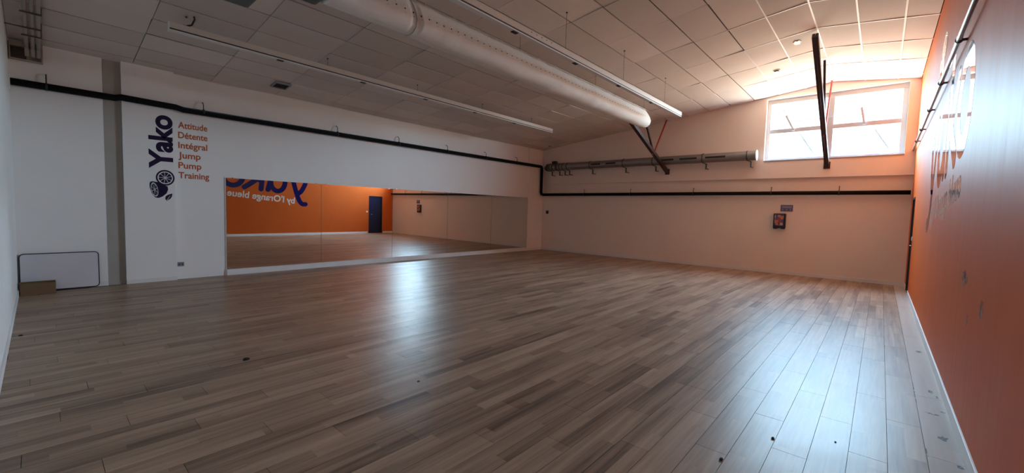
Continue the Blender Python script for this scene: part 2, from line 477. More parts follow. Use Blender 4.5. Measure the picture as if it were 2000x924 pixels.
# pale scuffs and scratches on the orange wall
for i, (cx, cz, rx, rz) in enumerate(((4.75, 1.12, .17, .07), (3.95, 1.0, .10, .07), (4.45, 0.84, .035, .07))):
    q = B(); rr = random.Random(i+40); n = 18
    ring = [(rx*math.cos(2*PI*k/n)*rr.uniform(0.4, 1.1), rz*math.sin(2*PI*k/n)*rr.uniform(0.4, 1.1)) for k in range(n)]
    prism(q, ring, lambda u, v, d: (u, d, v), 0, 0.0008)
    o = mk('scuff_mark', q, M_WSCUFF, wall_right); o.location = (cx, YR, cz)

# ------------------------------------------------------------------ baseboards and mirror rail
def base(name, segs_, label, m=M_TRIM):
    q = B()
    for s in segs_: box(q, *s, bev=0.002)
    o = mk(name, q, m); return tag(o, label, 'baseboard', kind='structure')
base('baseboard_left', ((XF, 0.80, 10.358, 10.37, 0, .075), (1.04, 1.78, 10.318, 10.33, 0, .075), (12.70, XB, 10.398, 10.41, 0, .09)), 'low white skirting on the mirror wall either side of the mirrors')
base('baseboard_back', ((XB-.013, XB, YR, YL, 0, .085),), 'low skirting board along the window wall')
base('baseboard_right', ((XF, DX0-.05, YR, YR+.013, 0, .095), (DX1+.05, XB, YR, YR+.013, 0, .095)), 'white skirting board along the orange wall')
base('baseboard_front', ((XF, XF+.013, YR, YL, 0, .085),), 'white skirting board along the near white wall')
q = B(); box(q, 2.63, 12.70, 10.385, 10.43, 0, .125, bev=.003)
tag(mk('trim_1', q, M_TRIM), 'white ledge board running under the row of mirrors', 'trim', kind='structure')
q = B(); box(q, 2.622, 2.632, 10.412, 10.43, 0, 2.08, bev=.001)
tag(mk('trim_2', q, M_TRIM), 'thin upright edge strip at the left end of the mirrors', 'trim', kind='structure')

# ------------------------------------------------------------------ ceiling
b_ = B()
t_ = 0.06
for ya, yb in ((YL+0.3, RID), (RID, YR-0.2)):
    prism(b_, [(ya, ceil_z(ya)+0.03), (yb, ceil_z(yb)+0.03), (yb, ceil_z(yb)+0.2), (ya, ceil_z(ya)+0.2)], lambda u, v, d: (d, u, v), XF-0.2, XB+0.3)
ceiling = mk('ceiling', b_, M_DECK)
tag(ceiling, 'low pitched suspended ceiling of sagging beige mineral tiles', 'ceiling', kind='structure')

xs = [XF] + [1.2*k for k in range(0, 12)] + [XU]
ys = [YR] + [RID+0.6*k for k in range(-2, 16)] + [YL]
TM = {}
def tile_mesh(lx, ly, var):
    key = (round(lx, 3), round(ly, 3), var)
    if key in TM: return TM[key]
    rr = random.Random(str(key)); sag = rr.uniform(0.002, 0.008); sk = rr.uniform(-0.003, 0.003); edge = 0.020
    nx, ny = 4, 3
    q = B(); lo = []
    for i in range(nx+1):
        rw = []
        for j in range(ny+1):
            u, v = i/nx, j/ny
            x = (u-0.5)*(lx-edge*.5); y = (v-0.5)*(ly-edge)
            z = -sag*math.sin(PI*u)*(0.55+0.45*math.sin(PI*v)) + sk*(2*u-1)*(2*v-1)
            rw.append(q.verts.new((x, y, z)))
        lo.append(rw)
    for i in range(nx):
        for j in range(ny):
            f = q.faces.new((lo[i][j], lo[i][j+1], lo[i+1][j+1], lo[i+1][j])); f.smooth = True
    per = [lo[i][0] for i in range(nx+1)] + [lo[nx][j] for j in range(1, ny+1)] + [lo[i][ny] for i in range(nx-1, -1, -1)] + [lo[0][j] for j in range(ny-1, 0, -1)]
    per = [q.verts.new(v.co) for v in per]; up = [q.verts.new((v.co.x, v.co.y, v.co.z+0.018)) for v in per]
    for k in range(len(per)):
        q.faces.new((per[k], up[k], up[(k+1) % len(per)], per[(k+1) % len(per)]))
    me = bpy.data.meshes.new('ceiling_tile'); q.to_mesh(me); q.free(); me.materials.append(M_TILE)
    TM[key] = me
    return me
for i in range(len(xs)-1):
    for j in range(len(ys)-1):
        x0, x1, y0, y1 = xs[i], xs[i+1], ys[j], ys[j+1]
        if x1-x0 < 0.05 or y1-y0 < 0.05: continue
        o = bpy.data.objects.new('ceiling_tile', tile_mesh(x1-x0, y1-y0, random.randrange(6) if y0 > 1.6 else 9))
        COL.objects.link(o); o.parent = ceiling
        yc = (y0+y1)/2
        sl = -math.atan(0.1142) if yc > RID else math.atan(0.125)
        flat = 1.0 if y0 > 1.6 else 0.15
        o.location = ((x0+x1)/2, yc, (ceil_z(y0)+ceil_z(y1))/2 + random.uniform(-0.003, 0.001)*flat)
        o.rotation_euler = (sl+random.uniform(-0.018, 0.018)*flat, random.uniform(-0.006, 0.006)*flat, 0)
def rail_x(y, x0, x1):
    q = B(); z = ceil_z(y)-0.004
    bar(q, (x0, y, z), (x1, y, z), 0.024, 0.008)
    mk('grid_rail', q, M_TBAR, ceiling)
for y in (1.7, 1.1, 0.5, -0.1): rail_x(y, 0, XU)
rail_x(2.3, 9.6, XU)
for x in xs[1:-1]:
    yy = 2.3 if x > 8 else 1.7
    for ya, yb in ((yy, RID), (RID, YR)):
        q = B(); bar(q, (x, ya, ceil_z(ya)-0.004), (x, yb, ceil_z(yb)-0.004), 0.024, 0.008); mk('grid_rail', q, M_TBAR, ceiling)

# ------------------------------------------------------------------ window
wn = thing('window_1', (XB, (WY0+WY1)/2, WZ0), 'wide white-framed window high in the gable wall', 'window', kind='structure')
XG = XB+0.09
WM = 1.15; WT = 3.96
def wpart(name, boxes, m=M_FRAME, parent=None, bev=0.004):
    q = B()
    for s in boxes: box(q, *s, bev=bev)
    return mk(name, q, m, parent or wn)
def wbox(y0, y1, z0, z1, x0=XG-0.03, x1=XG+0.05): return (x0, x1, y0, y1, z0, z1)
wpart('window_frame', (wbox(WY0, WY1, WZ0, WZ0+.07), wbox(WY0, WY1, WZ1-.12, WZ1), wbox(WY0, WY0+.10, WZ0+.07, WZ1-.12), wbox(WY1-.09, WY1, WZ0+.07, WZ1-.12)))
wpart('mullion', (wbox(WM-.07, WM+.07, WZ0+.07, WZ1-.12),))
for (ya, yb) in ((WY0+.10, WM-.07), (WM+.07, WY1-.09)):
    wpart('transom', (wbox(ya, yb, WT-.055, WT+.055),))
    for (za, zb) in ((WZ0+.07, WT-.055), (WT+.055, WZ1-.12)):
        wpart('pane', ((XG+.005, XG+.011, ya, yb, za, zb),), M_GLASS, bev=0)
wpart('window_sill', ((XU-.02, XG-.03, WY0, WY1, WZ0-.02, WZ0+.008),))
for (ya, za, yb, zb) in ((2.37, 4.80, 1.39, 3.17), (0.84, 4.83, -0.14, 3.14)):
    q = B(); bar(q, (XG+.12, ya, za), (XG+.12, yb, zb), .032, .03, up=(1, 0, 0)); mk('outside_stay_rod', q, M_STEEL, wn)
for (ya, za, yb, zb) in ((2.132, 4.36, 1.946, 3.97), (0.534, 4.37, 0.465, 3.97)):
    q = B(); bar(q, (XG-.07, ya, za), (XG-.05, yb, zb), .045, .02, up=(1, 0, 0))
    box(q, XG-.09, XG-.03, yb-.03, yb+.03, zb-.03, zb+.02)
    mk('opener_arm', q, M_FRAME, wn)
q = B(); tube(q, [(XG-.07, 2.02, 4.19), (XG-.07, 0.51, 4.19)], .012, 8); mk('opener_link_rod', q, M_STEEL, wn)

# ------------------------------------------------------------------ door
dr = thing('door_1', ((DX0+DX1)/2, YR, 0), 'dark blue door in the orange wall by the corner', 'door', kind='structure')
q = B(); box(q, DX0+.04, DX1-.04, YR-.07, YR-.03, 0.006, DZ-.04, bev=.003); leaf = mk('door_leaf', q, M_DOOR, dr)
q = B()
for s in ((DX0, DX0+.04), (DX1-.04, DX1)): box(q, s[0], s[1], YR-.14, YR+.006, 0.0, DZ)
box(q, DX0+.04, DX1-.04, YR-.14, YR+.006, DZ-.04, DZ); mk('door_frame', q, M_DOORF, dr)
q = B(); tube(q, [(DX0+.11, YR-.03, 1.04), (DX0+.11, YR+.02, 1.04), (DX0+.14, YR+.025, 1.04), (DX0+.23, YR+.025, 1.04)], .009, 8); o = mk('door_handle', q, M_CHROME); o.parent = leaf; 
o.matrix_parent_inverse = leaf.matrix_world.inverted()

# ------------------------------------------------------------------ mirrors
TILT = 0.004
names = ('leftmost mirror panel, showing the reflected lettering', 'second mirror panel from the left, showing the plain orange wall', 'middle mirror panel, reflecting the blue door and corner',
         'fourth mirror panel from the left, reflecting the pale wall', 'rightmost mirror panel next to the corner')
names = ('leftmost mirror panel of the row, beside the lettered pilaster', 'second mirror panel from the left in the row', 'middle mirror panel of the row of five',
         'fourth mirror panel from the left in the row', 'rightmost mirror panel of the row, nearest the corner')
for i in range(5):
    x0, x1 = 2.635+2.012*i, 2.635+2.012*(i+1)-0.004
    t = thing('mirror_panel', ((x0+x1)/2, 10.424, 0.128), names[i], 'mirror', 'wall mirrors in a row')
    hw = (x1-x0)/2
    q = B(); box(q, -hw, hw, -.006, 0, 0, 1.945)
    for f in q.faces: f.material_index = 0
    g = mk('mirror_glass', q, [M_MIRROR]); g.parent = t
    for a in (-hw, hw-.002):
        q = B(); box(q, a, a+.002, -.0065, .0005, 0, 1.945); e_ = mk('edge_strip', q, M_GLEDGE); e_.parent = t
    for cx in (-hw+.12, hw-.12):
        q = B(); box(q, cx-.018, cx+.018, -.012, 0.002, 1.925, 1.957, bev=.002); c = mk('mirror_clip', q, M_CHROME); c.parent = t
    for cx in ((-hw+.03, hw-.3) if i == 0 else (-hw+.3, hw-.3)):
        q = B(); box(q, cx-.02, cx+.02, -.013, 0.002, -.002, .02 if i else .03, bev=.002); c = mk('mirror_clip', q, M_CHROME); c.parent = t
    t.rotation_euler = (TILT, 0, 0)

# ------------------------------------------------------------------ steel column in the mirror wall
t = thing('steel_column', (0.92, 10.40, 0), 'grey-beige steel column set into the white wall left of the lettering', 'column')
q = B(); box(q, 0.803, 1.037, 10.395, 10.41, 0, ceil_z(10.4)+.02); mk('front_flange', q, M_COLUMN, t)
q = B(); box(q, 0.91, 0.93, 10.41, 10.468, 0, ceil_z(10.4)+.02); mk('web', q, M_COLUMN, t)
q = B(); box(q, 0.803, 1.037, 10.38, 10.395, 0, .05, bev=.003); mk('foot_plate', q, M_COLUMN, t)

# ------------------------------------------------------------------ black pipe: mirror wall, drop in the corner, window wall
PR = 0.055; ZP = 3.345; ZB = 2.235
t = thing('black_pipe', (XF, 10.30, ZP), 'black insulated pipe along the mirror wall, dropping in the corner and following the window wall', 'pipe')
q = B()
pts = [(XF+.012, 10.30, ZP), (0.95, 10.30, ZP), (1.03, 10.262, ZP+.02), (1.80, 10.262, ZP), (1.92, 10.33, ZP-.012), (13.33, 10.33, ZP)]
tube(q, pts, PR, 14); mk('wall_run', q, M_BLACK, t)
q = B(); tube(q, [(13.33, 10.33, ZP), (13.40, 10.33, ZP-.015), (13.43, 10.33, ZP-.07), (13.43, 10.33, ZB+.07), (13.45, 10.325, ZB+.02), (13.50, 10.29, ZB)], PR, 14); mk('corner_drop', q, M_BLACK, t)
q = B(); tube(q, [(13.50, 10.31, ZB), (13.545, 10.24, ZB), (13.56, 10.15, ZB), (13.56, YR+.03, ZB)], PR*0.95, 14); mk('window_wall_run', q, M_BLACK, t)
for x in (0.14, 2.25, 5.01, 6.79, 8.556, 10.258, 11.9):
    yw = 10.37 if x < .8 else (10.43)
    q = B(); tube(q, [(x, yw, ZP+.20), (x, yw-.05, ZP+.20), (x, 10.33 if x > 1 else 10.30, ZP+.15), (x, 10.33 if x > 1 else 10.30, ZP)], .008, 8)
    tube(q, [(x-.014, 10.33 if x > 1 else 10.30, ZP), (x+.014, 10.33 if x > 1 else 10.30, ZP)], PR+.006, 14)
    mk('pipe_hanger', q, M_DKMETAL, t)
for y in (8.4, 6.55, 4.45, 2.35, 0.85):
    q = B(); tube(q, [(XB, y, ZB+.17), (XB-.09, y, ZB+.17), (XB-.09, y, ZB)], .008, 8)
    tube(q, [(13.56, y-.014, ZB), (13.56, y+.014, ZB)], PR+.006, 14)
    mk('pipe_hanger', q, M_DKMETAL, t)
q = B(); box(q, XF, XF+.012, 10.17, 10.366, ZP-.15, ZP+.13, bev=.003); mk('wall_plate', q, M_WHITEP, t)

# ------------------------------------------------------------------ brown pipe along the orange wall
t = thing('brown_pipe', (XF, -0.455, 3.36), 'thin brown pipe on clips running high along the orange wall', 'pipe')
q = B(); tube(q, [(XF+.005, -.452, 3.36), (4.5, -.452, 3.31), (XU-.005, -.462, 3.215)], .022, 12); mk('pipe_run', q, M_PIPER, t)
for x in (2.2, 3.9, 5.9, 7.5, 9.1, 10.8, 12.2):
    z = 3.36-.0105*(x+.25)
    q = B(); tube(q, [(x-.012, -.455, z), (x+.012, -.455, z)], .029, 12); bar(q, (x, YR+.0005, z), (x, -.48, z), .02, .02); mk('pipe_clip', q, M_BRACE, t)

# ------------------------------------------------------------------ fabric air duct
DY, DZT = 4.78, 4.27
t = thing('fabric_duct', (6.5, DY, DZT), 'long slack white fabric air duct hanging below the ceiling', 'air duct')
def duct_ring(x, k):
    """teardrop section of the slack duct, k wobbles with the hooks"""
    prof = ((0.0, 0.0), (-.045, -.055), (-.095, -.13), (-.145, -.22), (-.175, -.31), (-.155, -.39), (-.085, -.445), (0.0, -.465),
            (.085, -.445), (.155, -.39), (.175, -.31), (.145, -.22), (.095, -.13), (.045, -.055))
    out = []
    for i, (a, c) in enumerate(prof):
        wv = 1 + 0.03*math.sin(x*4.1+math.sin(x*2.3)+i*.3) + 0.012*math.sin(x*11+math.sin(x*1.7)*4+i*.5) + 0.006*math.sin(x*37+math.sin(x*5)*5+i*.4)
        mid = math.sin(PI*min(1, max(0, (x-2.2)/8.4)))
        out.append((x, DY + a*wv*k*(1.0+.22*mid), DZT - .010*(1-abs(math.cos(PI*(x-.03)/.5))**.5)*(1 if i in (0, 1, 13) else .3) + c*(1+.02*math.sin(x*5+i))*(1+.04*mid)))
    return out
q = B(); rings = []
N = 420
for s in range(N+1):
    x = 2.2 + (10.52-2.2)*s/N
    k = 1.0
    if s < 15: k = 1.25-.016*s
    if abs(x-3.28) < .07: k *= .86
    rings.append([q.verts.new(p) for p in duct_ring(x, k)])
# slack end: the fabric folds in
end = []
for i, v in enumerate(rings[-1]):
    c = Vector((10.60, DY+(v.co.y-DY)*.45, DZT-.24+(v.co.z-(DZT-.24))*.55)); end.append(q.verts.new(c))
rings.append(end)
for a, b2 in zip(rings, rings[1:]):
    n = len(a)
    for k in range(n):
        f = q.faces.new((a[k], a[(k+1) % n], b2[(k+1) % n], b2[k])); f.smooth = True
q.faces.new(rings[0][::-1]); q.faces.new(rings[-1])
body = mk('duct_body', q, M_FABRIC, t)
# blow holes along the flank
q = B()
x = 2.6
rr = random.Random(3)
while x < 10.3:
    pr = duct_ring(x, 1.0)
    for (ii, fr, rad) in ((3, .2, .011), (3, .75, .004), (2, .7, .004)):
        if ii != 3 and rr.random() < .3: continue
        a = Vector(pr[ii]); c = Vector(pr[ii+1]); p0 = a.lerp(c, fr)
        tdir = (c-a).normalized(); nrm = Vector((0, tdir.z, -tdir.y)); nrm = -nrm if nrm.y > 0 else nrm
        p0 = p0 + nrm*0.0015
        ux = Vector((1, 0, 0))
        ring = [q.verts.new(p0 + ux*rad*math.cos(2*PI*k/8) + tdir*rad*math.sin(2*PI*k/8)) for k in range(8)]
        ring2 = [q.verts.new(v.co - nrm*.006) for v in ring]
        q.faces.new(ring); q.faces.new(ring2[::-1])
        for k in range(8): q.faces.new((ring[k], ring2[k], ring2[(k+1) % 8], ring[(k+1) % 8]))
    x += .125
mk('blow_holes', q, M_RAILD, body, kind='stuff')
q = B(); tube(q, [(2.25, DY, DZT+.008), (10.5, DY, DZT+.008)], .004, 8); mk('suspension_wire', q, M_WHITEP, t)
for k in range(17):
    x = 2.53+.5*k
    q = B(); tube(q, [(x, DY, DZT+.025), (x-.006, DY-.01, DZT+.015), (x, DY, DZT-.015)], .006, 6); mk('hook', q, M_WHITEP, t)
for x in (3.0, 5.5, 8.0, 10.45):
    q = B(); tube(q, [(x, DY, DZT+.03), (x, DY, ceil_z(DY)-.02)], .003, 6); mk('hanger_wire', q, M_DKMETAL, t)
q = B()
ring = duct_ring(3.28, .90)
tube(q, [Vector(p) for p in ring]+[Vector(ring[0])], .008, 6, caps=False); mk('zip_seam', q, M_CONDUIT, body)

# ------------------------------------------------------------------ air handling unit feeding the duct
t = thing('air_unit', (1.0, 4.75, 3.8), 'dark grey air unit under the ceiling at the near end of the fabric duct', 'air unit')
q = B(); box(q, 0.35, 1.68, 4.08, 5.67, 3.80, 4.40, bev=.03); mk('unit_body', q, M_AHU, t)
q = B(); box(q, 1.68, 2.17, 4.45, 5.02, 3.82, 4.30, bev=.04); mk('outlet_box', q, M_AHU, t)
q = B(); tube(q, [(2.165, DY, 4.06), (2.192, DY, 4.06)], .19, 20); mk('collar', q, M_GALV, t)
for x in (.5, 1.5):
    for y in (4.2, 5.55):
        q = B(); tube(q, [(x, y, 4.39), (x, y, ceil_z(y)-.02)], .006, 6); mk('hanger_rod', q, M_DKMETAL, t)

# ------------------------------------------------------------------ suspended light rails
def light_rail(y, ztop, x0, x1, hang, label, holes=None, under='tube', bent=False):
    t = thing('light_rail', ((x0+x1)/2, y, ztop-.1), label, 'light fixture', 'suspended linear light rails')
    q = B(); box(q, x0, x1, y-.045, y+.045, ztop-.085, ztop, bev=.004); hous = mk('rail_housing', q, M_RAIL, t)
    q = B(); box(q, x0+.005, x1-.005, y-.036, y+.036, ztop-.103, ztop-.085); mk('shadow_slot', q, M_RAILD, t)
    q = B(); box(q, x0, x1, y-.042, y+.042, ztop-.122, ztop-.103, bev=.003); mk('lower_strip', q, M_TUBE, t)
    for xe in (x0, x1):
        q = B(); box(q, xe-.004, xe+.004, y-.046, y+.046, ztop-.124, ztop+.001); mk('end_cap', q, M_WHITEP, t)
    x = x0+1.5
    while x < x1-.3:
        q = B(); box(q, x-.05, x+.05, y-.03, y+.03, ztop-.132, ztop-.122); mk('lamp_socket', q, M_RAILD, t)
        x += 1.53
    for hx, bend in hang:
        zc = ceil_z(y)-.015
        q = B()
        if bend:
            tube(q, [(hx-.02, y, ztop), (hx+.06, y-.02, ztop+.04), (hx+.09, y-.05, ztop+.12), (hx+.08, y-.06, max(zc, ztop+.16))], .012, 8)
        else:
            n = max(3, int((zc-ztop)/.03))
            for k in range(n):   # little chain links
                za = ztop+(zc-ztop)*k/n; zb_ = ztop+(zc-ztop)*(k+.8)/n
                bar(q, (hx, y, za), (hx, y, zb_), .006 if k % 2 else .002, .002 if k % 2 else .006, up=(0, 1, 0))
            tube(q, [(hx, y, ztop), (hx, y, zc)], .0022, 5)
        box(q, hx-.05, hx+.05, y-.02, y+.02, ztop, ztop+.012)
        hc = mk('hanger_chain', q, M_DKMETAL, t)
        q = B(); tube(q, [(hx, y, zc-.012), (hx, y, zc+.002)], .014, 10); mk('ceiling_hook', q, M_DKMETAL, hc)
    if holes:
        for k in range(5):
            q = B(); tube(q, [(holes+.12*k, y-.046, ztop-.03), (holes+.12*k, y-.044, ztop-.03)], .009, 8); mk('knockout', q, M_RAILD, hous)
light_rail(3.96, 4.135, 1.4, 10.76, [(1.67, 0), (3.67, 0), (5.67, 0), (7.67, 0), (9.75, 0)], 'white unlit light rail on chains right of the fabric duct', holes=4.75)
light_rail(7.9, 4.135, 1.32, 10.69, [(1.53, 1), (3.64, 0), (5.65, 0), (7.67, 0), (9.70, 0)], 'cream unlit light rail on chains left of the fabric duct')

# ------------------------------------------------------------------ steel braces between roof and window wall
def brace(y, label):
    zc = ceil_z(y)-.075; zs = ceil_z(y)-.035
    t = thing('steel_brace', (XU, y, 2.93), label, 'brace', 'roof braces at the window wall')
    top = Vector((9.75, y, zc)); bot = Vector((XU-.028, y, 2.95))
    d_ = (bot-top)
    for s in (-1, 1):   # back to back angle irons
        q = B(); bar(q, top+Vector((0, s*.026, 0)), bot+Vector((0, s*.026, 0)), .046, .10, up=(0, 0, 1)); mk('angle_iron', q, M_BRACE, t)
    j = top.lerp(bot, .70)
    q = B(); bar(q, (11.5, y, zs), j, .045, .05); mk('secondary_strut', q, M_BRACE, t)
    q = B(); bar(q, (13.3, y, zs), j+Vector((.06, 0, .02)), .035, .04); mk('red_strut', q, M_RED, t)
    q = B(); box(q, XU-.012, XU, y-.07, y+.07, 2.86, 3.04); mk('wall_plate', q, M_BRACE, t)
    q = B(); box(q, j.x-.1, j.x+.12, y-.006, y+.006, j.z-.06, j.z+.08); mk('gusset_plate', q, M_RED, t)
brace(1.14, 'dark red steel brace in front of the window, at the roof ridge')
brace(5.30, 'dark red steel brace behind the end of the fabric duct')

# ------------------------------------------------------------------ round metal duct on the window wall
CX, CZ, CR = 13.38, 3.29, .135
t = thing('metal_duct', (CX, 6.4, CZ-CR), 'round galvanised metal duct with slots along the window wall', 'air duct')
q = B(); tube(q, [(CX, 9.55, CZ), (CX, 2.72, CZ)], CR, 28, caps=False); tube(q, [(CX, 9.55, CZ), (CX, 2.72, CZ)], CR-.006, 28, caps=False); mk('duct_tube', q, M_GALV, t)
q = B(); tube(q, [(CX, 10.03, CZ), (CX, 9.54, CZ)], CR*.9, 24); mk('damper_tube', q, M_GALV, t)
q = B(); tube(q, [(CX, 9.98, CZ), (CX+.02, 10.07, CZ-.01), (CX+.10, 10.115, CZ-.03), (XB-.003, 10.12, CZ-.03)], CR*.7, 20); mk('inlet_elbow', q, M_GALVD, t)
q = B(); tube(q, [(CX, 2.735, CZ), (CX, 2.715, CZ)], CR+.012, 28); mk('end_ring', q, M_WHITEP, t)
q = B(); tube(q, [(CX, 2.722, CZ), (CX, 2.71, CZ)], CR-.008, 28); mk('end_cap', q, M_GALV, t)
for y in (9.98, 9.72, 9.55, 9.38):
    q = B(); tube(q, [(CX, y-.02, CZ), (CX, y+.02, CZ)], CR+.008, 24); mk('joint_band', q, M_GALVD, t)
q = B(); box(q, CX-.07, CX+.07, 9.58, 9.76, CZ+CR-.01, CZ+CR+.09, bev=.01); mk('damper_motor', q, M_PLASTIC, t)
for y in (9.86, 9.5, 9.25, 9.05, 8.05, 6.75, 5.7, 4.15, 2.95):
    q = B(); tube(q, [(CX, y-.016, CZ), (CX, y+.016, CZ)], CR+.012, 24)
    bar(q, (CX-.02, y, CZ-CR), (CX-.02, y-.10, CZ-CR-.04), .03, .02); bar(q, (CX-.02, y-.10, CZ-CR-.03), (CX-.02, y-.10, CZ-CR-.20), .035, .035, up=(0, 1, 0))
    bar(q, (CX-.02, y-.10, CZ-CR-.18), (XU-.0005, y-.10, CZ-CR-.18), .025, .02)
    mk('support_bracket', q, M_GALVD, t)
for ya, yb in ((7.98, 7.60), (7.38, 7.0), (5.5, 5.0), (4.82, 4.30), (4.06, 3.50)):
    q = B(); a0 = PI*1.02
    prof = [(CX+(CR+.002)*math.cos(a0+k*.1), CZ+(CR+.002)*math.sin(a0+k*.1)) for k in range(-3, 2)]
    prof2 = [(CX+(CR-.01)*math.cos(a0+k*.1), CZ+(CR-.01)*math.sin(a0+k*.1)) for k in range(1, -4, -1)]
    prism(q, prof+prof2, lambda u, v, d: (u, d, v), ya, yb); mk('air_slot', q, M_RAILD, t)

# ------------------------------------------------------------------ conduits in the upper left corner
t = thing('conduit_bundle', (0.0, 10.3, 3.72), 'bundle of grey conduits clamped under the ceiling in the left corner', 'conduit')
for k, x in enumerate((-.075, -.01, .05)):
    q = B(); pts = []
    y = 10.232
    pts.append((x+.02, y, 3.76)); pts.append((x+.02, y, 3.98)); pts.append((x+.02, y-.03, ceil_z(y)-.12)); pts.append((x+.02, y-.10, ceil_z(y-.10)-.09))
    pts.append((x+.02, 8.0, ceil_z(8.0)-.09)); pts.append((x+.02, 3.0, ceil_z(3.0)-.09))
    tube(q, pts, .024, 10); mk('conduit', q, M_CONDUIT, t)
for y in (9.75, 9.45, 8.9, 8.2, 7.4, 6.5, 5.5, 4.5, 3.5):
    z = ceil_z(y)-.09
    q = B(); box(q, -.10, .105, y-.02, y+.02, z-.035, z-.024); box(q, .095, .105, y-.012, y+.012, z-.024, ceil_z(y)-.02)
    if y == 9.45: box(q, XF+.001, -.10, y-.010, y+.010, z-.035, z-.024)
    mk('clamp', q, M_CONDUITD, t)
t = thing('junction_box', (-.07, 10.36, 3.70), 'open grey wall box where the conduits meet the mirror wall', 'junction box')
q = B()
box(q, -.235, .115, 10.35, 10.368, 3.70, 3.985); box(q, -.235, .115, 10.27, 10.35, 3.70, 3.712); box(q, -.235, -.225, 10.27, 10.35, 3.712, 3.985); box(q, .10, .115, 10.27, 10.35, 3.712, 3.985)
box(q, -.235, .115, 10.265, 10.28, 3.90, 3.985)
mk('box_body', q, M_CONDUIT, t)
q = B(); box(q, -.215, -.06, 10.335, 10.348, 3.715, 3.895); mk('dark_opening', q, M_CONDUITD, t)

# ------------------------------------------------------------------ small ceiling items
yv = 9.71
t = thing('ceiling_vent', (3.47, yv, ceil_z(yv)), 'small dark square vent grille in the ceiling above the lettering', 'vent')
q = B()
def cpt(x, y, dz): return (x, y, ceil_z(y)+dz)
def cbox(q, x0, x1, y0, y1, d0, d1): prism(q, [(y0, ceil_z(y0)+d0), (y1, ceil_z(y1)+d0), (y1, ceil_z(y1)+d1), (y0, ceil_z(y0)+d1)], lambda u, v, d: (d, u, v), x0, x1)
for s in ((3.32, 3.63, 9.555, 9.585), (3.32, 3.63, 9.845, 9.875), (3.32, 3.35, 9.585, 9.845), (3.60, 3.63, 9.585, 9.845)): cbox(q, *s, -.045, -.012)
mk('vent_frame', q, M_GREYP, t)
q = B(); cbox(q, 3.35, 3.60, 9.585, 9.845, -.028, -.012); mk('vent_backing', q, M_RAILD, t)
for k in range(6):
    q = B(); y0 = 9.595+.042*k; cbox(q, 3.35, 3.60, y0, y0+.010, -.042, -.03); mk('vent_slat', q, M_DKMETAL, t)
def disc_on_ceiling(name, x, y, r, m, label, cat, h=.03):
    t = thing(name, (x, y, ceil_z(y)), label, cat)
    q = B(); tube(q, [(x, y, ceil_z(y)-.004), (x, y, ceil_z(y)-.012-h*.4)], [r, r*.95], 20); mk('base_ring', q, M_WHITEP, t)
    q = B(); tube(q, [(x, y, ceil_z(y)-.012-h*.4), (x, y, ceil_z(y)-.012-h)], [r*.75, r*.5], 20); mk('sensor_head', q, m, t)
disc_on_ceiling('smoke_detector', 11.4, 2.02, .075, M_PLASTIC, 'round smoke detector on the ceiling near the window', 'smoke detector')
disc_on_ceiling('ceiling_sensor', 13.05, 9.69, .06, M_PLASTIC, 'small dark sensor on the ceiling above the far left corner', 'sensor')
q = B(); rr = random.Random(5); ring = [(10.0+  .13*math.cos(2*PI*k/16)*rr.uniform(.4, 1.2), 1.45+.07*math.sin(2*PI*k/16)*rr.uniform(.6, 1.2)) for k in range(16)]
a = [q.verts.new(cpt(u, v, -.017)) for u, v in ring]; q.faces.new(a); b2 = [q.verts.new(cpt(u, v, -.012)) for u, v in ring]; q.faces.new(b2[::-1])
for k in range(16): q.faces.new((a[k], a[(k+1) % 16], b2[(k+1) % 16], b2[k]))
mk('filler_patch', q, M_TBAR, ceiling)

# ------------------------------------------------------------------ things on the window wall
t = thing('poster_frame', (XB, 2.11, 1.25), 'black wall-mounted frame with an orange and blue print on the window wall', 'poster frame')
fy0, fy1, fz0, fz1 = 1.965, 2.255, 1.25, 1.675
q = B(); prism(q, [(fy0, fz0+.03), (fy0+.02, fz0), (fy0+.09, fz0), (fy0+.11, fz0+.02), (fy1-.11, fz0+.02), (fy1-.09, fz0), (fy1-.02, fz0), (fy1, fz0+.03), (fy1, fz1-.015), (fy1-.015, fz1), (fy0+.015, fz1), (fy0, fz1-.015)],
               lambda u, v, d: (d, u, v), XB-.085, XB-.001); fb = mk('frame_body', q, M_PLASTIC, t)
q = B(); box(q, XB-.088, XB-.084, fy0+.045, fy1-.03, fz0+.10, fz1-.025); mk('print', q, M_POSTER, fb)
t = thing('info_sign', (XB, 1.965, 1.74), 'small blue-grey information sign above the black frame', 'sign')
q = B(); box(q, XB-.012, XB-.001, 1.825, 2.11, 1.74, 1.915, bev=.002); sp_ = mk('sign_plate', q, M_SIGN, t)
for z, h in ((1.868, .012), (1.835, .012)):
    q = B(); box(q, XB-.0135, XB-.0118, 1.85, 2.08, z, z+h); mk('print_line', q, M_SIGNL, sp_)
for y in (1.86, 1.95, 2.04):
    q = B(); box(q, XB-.0135, XB-.0118, y, y+.035, 1.76, 1.81); mk('print_block', q, M_GREYP, sp_)
t = thing('thermostat', (XB, 10.15, 1.47), 'small black box on the window wall by the far left corner', 'thermostat')
q = B(); box(q, XB-.05, XB-.001, 10.09, 10.19, 1.47, 1.60, bev=.012); cs_ = mk('case', q, M_PLASTIC, t)
q = B(); tube(q, [(XB-.052, 10.12, 1.56), (XB-.075, 10.09, 1.60)], .018, 10); mk('knob', q, M_GREYP, cs_)
t = thing('light_switch', (12.03, YR, 1.15), 'white light switch beside the blue door', 'switch')
q = B(); box(q, 11.985, 12.07, YR+.001, YR+.014, 1.15, 1.235, bev=.003); sw_ = mk('switch_plate', q, M_WHITEP, t)
q = B(); box(q, 12.005, 12.05, YR+.0135, YR+.02, 1.165, 1.22, bev=.002); mk('rocker', q, M_WHITEP, sw_)
t = thing('wall_socket', (1.86, 10.43, .255), 'grey wall socket low between pilaster and mirrors', 'socket')
